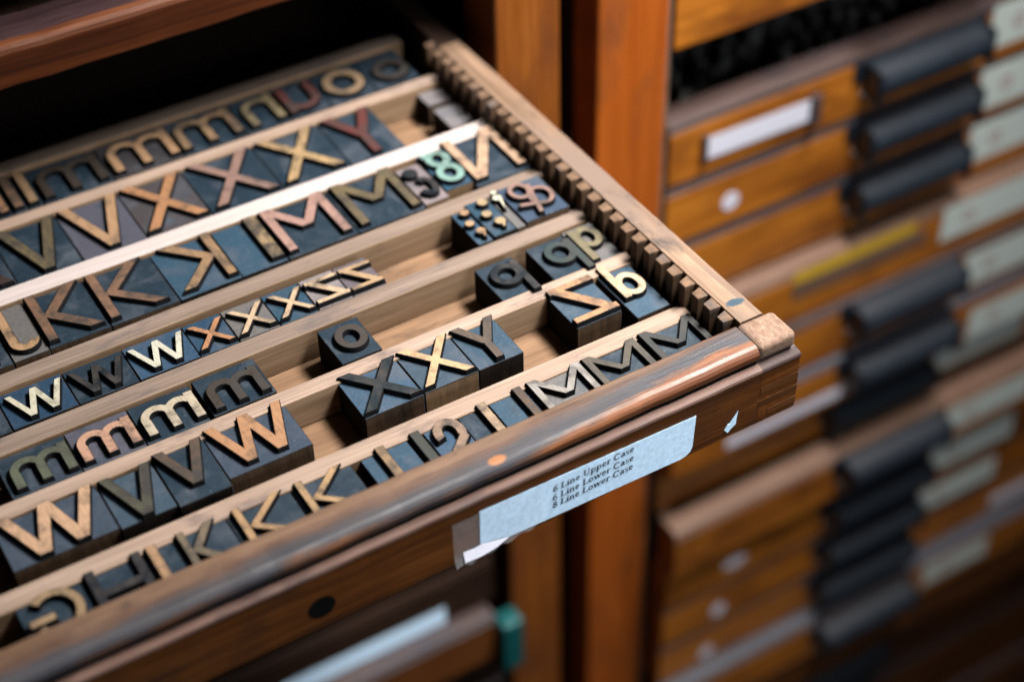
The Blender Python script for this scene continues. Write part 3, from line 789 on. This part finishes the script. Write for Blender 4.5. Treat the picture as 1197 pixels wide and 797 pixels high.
part('top_board', 'post', rc, RO, (.917, 2.21, YC - .012, 2.04, ZTOP + .002, ZTOP + .03))
part('bottom_board', 'panel_dark', rc, RO, (.952, 2.168, YC + .01, 2.02, -2.20, -2.17))

# ------------------------------------------------------------------ drawers
def pull_mesh(xc, yf, zc, L=.185, r=.0265, dep=.040, org=(0, 0, 0)):
    """Half-round cup pull: hollow shell with closed ends and a flat back flange."""
    bm = bmesh.new()
    n = 14
    outer, inner = [], []
    for i in range(n + 1):
        a = math.radians(90 - 205 * i / n)
        outer.append((-math.cos(a) * dep if math.cos(a) > 0 else -math.cos(a) * dep * .3, math.sin(a) * r))
        inner.append((-math.cos(a) * (dep - .004) if math.cos(a) > 0 else -math.cos(a) * dep * .3, math.sin(a) * (r - .004)))
    prof = [(yf + a, zc + b) for a, b in outer] + [(yf + a, zc + b) for a, b in inner[::-1]]
    extrude_profile(bm, prof, xc - L / 2, xc + L / 2, None, True, org)
    for sx in (-1, 1):                                   # domed end caps
        e = xc + sx * L / 2
        box(bm, min(e, e + sx * .005), max(e, e + sx * .005), yf - dep * .93, yf - .0005, zc - r * .92, zc + r * .95, .006, 0, org, 3)
        box(bm, min(e, e + sx * .020), max(e, e + sx * .020), yf - .0035, yf - .0003, zc - r * .2, zc + r * 1.1, .0015, 0, org)
    return bm

def drawer(label, x0, x1, zt, zb, yf, front='dfront', top='dtop', pull=None, tag_paper=None, tag_x=(1.560, 1.745), extra=None, group=None, depth=.55, tagmat='label_green'):
    root = empty('drawer', ((x0 + x1) / 2, yf, zb), label, 'drawer', group)
    org = ((x0 + x1) / 2, yf, zb)
    th = .040
    prof = [(yf + th, zb), (yf + th, zt - .002), (yf + th - .002, zt), (yf + .012, zt), (yf + .005, zt - .0012), (yf + .0015, zt - .005), (yf + .0008, zt - .009), (yf + .004, zt - .0115), (yf + .0005, zt - .0135), (yf, zt - .017), (yf, zb + .003), (yf + .003, zb)]
    mi = [0, 1, 1, 1, 1, 1, 2, 2, 0, 0, 0, 0]
    bm = bmesh.new(); extrude_profile(bm, prof, x0, x1, mi, True, org, 12, .0003)
    link('drawer_front', bm, [front, top, top], root)
    bm = bmesh.new()
    for b in ((x0 + .004, x0 + .024, yf + th + .001, yf + depth, zb + .004, zt - .006), (x1 - .024, x1 - .004, yf + th + .001, yf + depth, zb + .004, zt - .006),
              (x0 + .025, x1 - .025, yf + th + .001, yf + depth, zb + .004, zb + .012), (x0 + .025, x1 - .025, yf + depth - .02, yf + depth, zb + .013, zt - .006)):
        box(bm, *b, 0, 0, org)
    link('drawer_box', bm, 'dtray', root)
    if pull is not None:
        p = link('drawer_pull', pull_mesh(1.435, yf, zt + pull, org=org), 'pull', root)
        for f in p.data.polygons: f.use_smooth = len(f.vertices) == 4
        p.modifiers.new('split', 'EDGE_SPLIT').split_angle = math.radians(40)
    if tag_paper:
        z0, z1 = tag_paper
        pl = sheet('paper_label', [(tag_x[0], zt + z0), (tag_x[1], zt + z0 - .001), (tag_x[1], zt + z1), (tag_x[0], zt + z1 + .001)], yf - .0012, tagmat, root, org)
        rx = tag_x[0] + .05
        pts = [p for p in oval(rx, zt + (z0 + z1) / 2, .010, .011, .004, 10)]
        V, T = union(pts)
        bm = bmesh.new()
        vs = [bm.verts.new(((a - org[0]) * S, (yf - .0018 - org[1]) * S, (b - org[2]) * S)) for a, b in V]
        for t in T: bm.faces.new([vs[i] for i in t])
        link('faded_stamp', bm, 'print_red', pl)
    if extra: extra(root, org, yf, zt)
    return root

def strip(x0, x1, za, zb2, mat='label_white', slant=0.0, name='paper_label'):
    return lambda root, org, yf, zt: sheet(name, [(x0, zt + za), (x1, zt + za + slant), (x1, zt + zb2 + slant), (x0, zt + zb2)], yf - .0012, mat, root, org)
def dot(x, dz, r=.0135):
    def f(root, org, yf, zt):
        sheet('round_sticker', [(x + r * math.cos(i * math.pi / 12), zt + dz + r * math.sin(i * math.pi / 12)) for i in range(24)], yf - .0012, 'label_white', root, org)
    return f
def both(*fs):
    def f(*a):
        for q in fs: q(*a)
    return f

RG = 'shallow drawers of the right cabinet'
X0, X1 = 1.036, 2.100
P = .0943
drawer('plain honey front of the topmost drawer above the empty slot', X0, X1, .0105, -.0835, YC, group=RG, pull=-.035)
def holder(root, org, yf, zt):
    sheet('paper_label', [(1.090, zt - .034), (1.252, zt - .036), (1.256, zt - .068), (1.092, zt - .066)], yf - .0045, 'label_white', root, org)
    bm = bmesh.new()
    box(bm, 1.252, 1.266, yf - .012, yf - .0005, zt - .074, zt - .030, .002, 0, org)
    box(bm, 1.084, 1.092, yf - .006, yf - .0005, zt - .072, zt - .030, .001, 0, org)
    link('label_holder', bm, 'dtop', root)
def sorts(root, org, yf, zt):
    bm = bmesh.new()
    for i in range(420):
        x = random.uniform(X0 + .04, X1 - .04); y = random.uniform(yf + .05, yf + .32); a = random.uniform(.005, .012)
        z = zt - .028 + random.uniform(0, .024)
        box(bm, x, x + a, y, y + random.uniform(.006, .014), zt - .075, z, 0, 0, org)
    o = link('metal_sorts', bm, 'metal_sort', root); o['kind'] = 'stuff'
drawer('honey drawer under the empty slot with a long white label holder', X0, X1, -.188, -.2815, YC, group=RG, pull=-.036, tag_paper=(-.004, -.073), extra=both(holder, sorts))
drawer('honey drawer with a white round sticker below the white label holder', X0, X1, -.2835, -.3765, YC, group=RG, pull=-.033, tag_paper=(-.008, -.078), extra=dot(1.137, -.056))
drawer('plain honey drawer with the lowest of the three upper pulls', X0, X1, -.3785, -.4770, YC, group=RG, pull=-.034, tag_paper=(-.006, -.072))
drawer('drawer pulled slightly out with a yellow card strip on its front', X0, X1, -.482, -.5745, 1.352, group=RG, top='dtop_tan', tag_paper=(-.004, -.066), tag_x=(1.505, 1.745),
       extra=both(strip(1.236, 1.452, -.004, -.024, 'label_yellow', .001), strip(1.236, 1.475, -.0245, -.052, 'dtop_tan', .001, 'card_backing')))
drawer('honey drawer just below the yellow card strip', X0, X1, -.5775, -.6690, 1.343, group=RG, pull=-.027, tag_paper=(-.012, -.076))
drawer('honey drawer with a long low white label strip', X0, X1, -.672, -.7640, 1.336, group=RG, top='dtop_grey', pull=-.032, tag_paper=(-.030, -.088), tag_x=(1.585, 1.76), extra=strip(1.130, 1.348, -.060, -.080))
drawer('shadowed drawer set back behind the tan topped one', X0, X1, -.7665, -.8585, 1.366, group=RG, front='dfront', pull=-.045, tag_paper=(-.010, -.078))
drawer('drawer pulled out furthest with a broad tan top edge', X0, X1, -.861, -.9535, 1.315, group=RG, top='dtop_tan', pull=-.030, tag_paper=(-.016, -.070), tag_x=(1.555, 1.735))
drawer('honey drawer with an oval white sticker uppermost of three stickers', X0, X1, -.956, -1.0475, 1.330, group=RG, pull=-.042, tag_paper=(-.020, -.080), tag_x=(1.555, 1.735),
       extra=lambda root, org, yf, zt: sheet('round_sticker', [(1.163 + .022 * math.cos(i * math.pi / 12), zt - .053 + .0115 * math.sin(i * math.pi / 12)) for i in range(24)], yf - .0012, 'label_white', root, org))
drawer('honey drawer with a round white sticker middle of three stickers', X0, X1, -1.050, -1.1420, 1.334, group=RG, pull=-.044, tag_paper=(-.030, -.082), tag_x=(1.545, 1.72), extra=dot(1.142, -.062))
drawer('honey drawer with a round white sticker lowest of three stickers', X0, X1, -1.145, -1.2370, 1.336, group=RG, pull=-.040, extra=both(dot(1.127, -.066), strip(1.735, 1.83, -.050, -.078)))
drawer('grey topped drawer pulled out below the three stickers', X0, X1, -1.240, -1.3320, 1.312, group=RG, top='dtop_grey', pull=-.043, tag_paper=(-.018, -.070), tag_x=(1.575, 1.72))
drawer('brown drawer under the grey topped one near the bottom of the picture', X0, X1, -1.335, -1.4270, 1.318, group=RG, front='front')
drawer('lowest brown drawer of the right cabinet', X0, X1, -1.430, -1.5300, 1.350, group=RG, front='front', pull=-.04)

for i, wd in enumerate(('first', 'second', 'third', 'fourth', 'fifth', 'sixth')):
    drawer(f'dark brown drawer near the floor, {wd} one below the lowest pull in the picture', X0, X1, -1.5330 - .1000 * i, -1.6300 - .1000 * i, YC - .01 * (i % 2), group=RG, front='front', pull=-.04)
LG = 'closed drawers of the left cabinet'
LX0, LX1 = -.375, .780
# the drawer above the open tray
up = empty('drawer', (.2, 1.372, .1367), 'red brown drawer with chipped worn edge above the open tray', 'drawer', LG)
UO = (.2, 1.372, .1367)
yf = 1.372
prof = [(yf + .052, .141), (yf + .052, .1850), (yf + .050, .1865), (yf + .010, .1850), (yf + .004, .1835), (yf + .001, .1800), (yf, .1760), (yf, .1440), (yf + .0015, .1420), (yf + .006, .1410)]
bm = bmesh.new(); extrude_profile(bm, prof, LX0, .782, [0, 2, 2, 1, 1, 1, 0, 0, 0, 0], True, UO, 40, .0006)
link('drawer_front', bm, ['ufront', 'ubead', 'utop'], up)
bm = bmesh.new()
box(bm, LX0 + .004, .778, yf + .053, yf + .6, .1430, .1520, 0, 0, UO); box(bm, .755, .778, yf + .053, yf + .6, .1525, .182, 0, 0, UO); box(bm, LX0 + .004, LX0 + .027, yf + .053, yf + .6, .1525, .182, 0, 0, UO)
link('drawer_box', bm, 'dtray', up)
bm = bmesh.new()
box(bm, .452, .462, yf + .006, yf + .030, .1851, .1868, .0006, 0, UO); link('paint_chip', bm, 'label_blue', up)
# drawers below the tray, the last two seen under the front board
words = ['first', 'second', 'third', 'fourth', 'fifth', 'sixth', 'seventh']
words2 = words + ['eighth', 'ninth', 'tenth', 'eleventh', 'twelfth']
zt = -.0555
for i in range(8):
    z0 = -.0690 - .0905 * i
    drawer(f'closed dark drawer behind the open tray, {words2[i]} one down', LX0, LX1, z0, z0 - .0885, YC, front='lfront', group=LG)
drawer('dark drawer under the tray with a long white label', LX0, .766, -.8000, -.8905, YC - .002, front='lfront', top='lfront', group=LG, extra=strip(.435, .686, -.058, -.0935 + .003, 'label_blue', 0.0))
low2 = drawer('brown drawer with a teal corner piece at the bottom of the picture', LX0, .752, -.8935, -.985, 1.352, front='front', top='dtop', group=LG)
bm = bmesh.new(); o2 = ((LX0 + .752) / 2, 1.352, -.985)
box(bm, .7525, .786, 1.330, 1.362, -1.000, -.900, .004, 0, o2, 3)
link('corner_piece', bm, 'teal', low2)
for i in range(12):
    z0 = -.9880 - .0930 * i
    if z0 - .09 < -2.14: break
    drawer(f'closed dark drawer below the teal cornered one, {words2[i]} one down', LX0, LX1, z0, z0 - .0905, YC, front='lfront', group=LG)

# ------------------------------------------------------------------ setting
bm = bmesh.new(); box(bm, -4, 5, -4, 4, -2.26, -2.202, 0, 0); fl = link('floor', bm, 'floor'); fl['kind'] = 'structure'
bm = bmesh.new(); box(bm, -4, 5, 2.10, 2.16, -2.20, .40, 0, 0); wl = link('wall', bm, 'plaster'); wl['kind'] = 'structure'

# ------------------------------------------------------------------ light
w = bpy.data.worlds.new('World'); scene.world = w; w.use_nodes = True
w.node_tree.nodes['Background'].inputs[0].default_value = (.55, .70, 1.0, 1)
w.node_tree.nodes['Background'].inputs[1].default_value = .012

def area(name, loc, target, size, size_y, power, color, spread=180):
    d = bpy.data.lights.new(name, 'AREA'); d.shape = 'RECTANGLE'
    d.size = size * S; d.size_y = size_y * S; d.energy = power; d.color = color
    o = bpy.data.objects.new(name, d); COL.objects.link(o)
    d.spread = math.radians(spread)
    o.location = Vector(loc) * S
    o.rotation_euler = (Vector(target) - Vector(loc)).to_track_quat('-Z', 'Y').to_euler()
    return o
area('window_light', (1.32, .87, 1.36), (.80, 1.05, 0), .80, .34, 18.3, (1.0, .965, .93), 100)
area('front_fill', (1.05, -.70, .62), (.70, .95, -.05), .7, .5, 3.6, (.86, .93, 1.0), 120)  # added fill to brighten front board and label, no known source
area('sky_light', (1.6, 2.9, 1.75), (.5, 1.0, 0), 2.2, 1.0, 3.2, (.42, .68, 1.0))

# ------------------------------------------------------------------ camera
yaw, pit, rol, F = math.radians(30.3074), math.radians(41.6825), math.radians(-1.44935), 2004.7
f = Vector((math.sin(yaw) * math.cos(pit), math.cos(yaw) * math.cos(pit), -math.sin(pit)))
r = Vector((math.cos(yaw), -math.sin(yaw), 0)); u = r.cross(f)
r2 = r * math.cos(rol) + u * math.sin(rol); u2 = r2.cross(f)
cd = bpy.data.cameras.new('Camera'); cam = bpy.data.objects.new('Camera', cd); COL.objects.link(cam)
cam.matrix_world = Matrix(((r2.x, u2.x, -f.x, 0), (r2.y, u2.y, -f.y, 0), (r2.z, u2.z, -f.z, S), (0, 0, 0, 1)))
cd.sensor_width = 36; cd.lens = 36 * F / 1197
cd.clip_start = .05; cd.clip_end = 50
cd.dof.use_dof = True
tgt = Vector((.52, .955, -.004 - 1))
cd.dof.focus_distance = tgt.dot(f) * S
cd.dof.aperture_fstop = 3.1
cd.dof.aperture_blades = 0
scene.camera = cam
scene.view_settings.view_transform = 'Standard'
scene.view_settings.look = 'None'
scene.view_settings.exposure = 0
scene.view_settings.gamma = 1
scene.cycles.max_bounces = 6
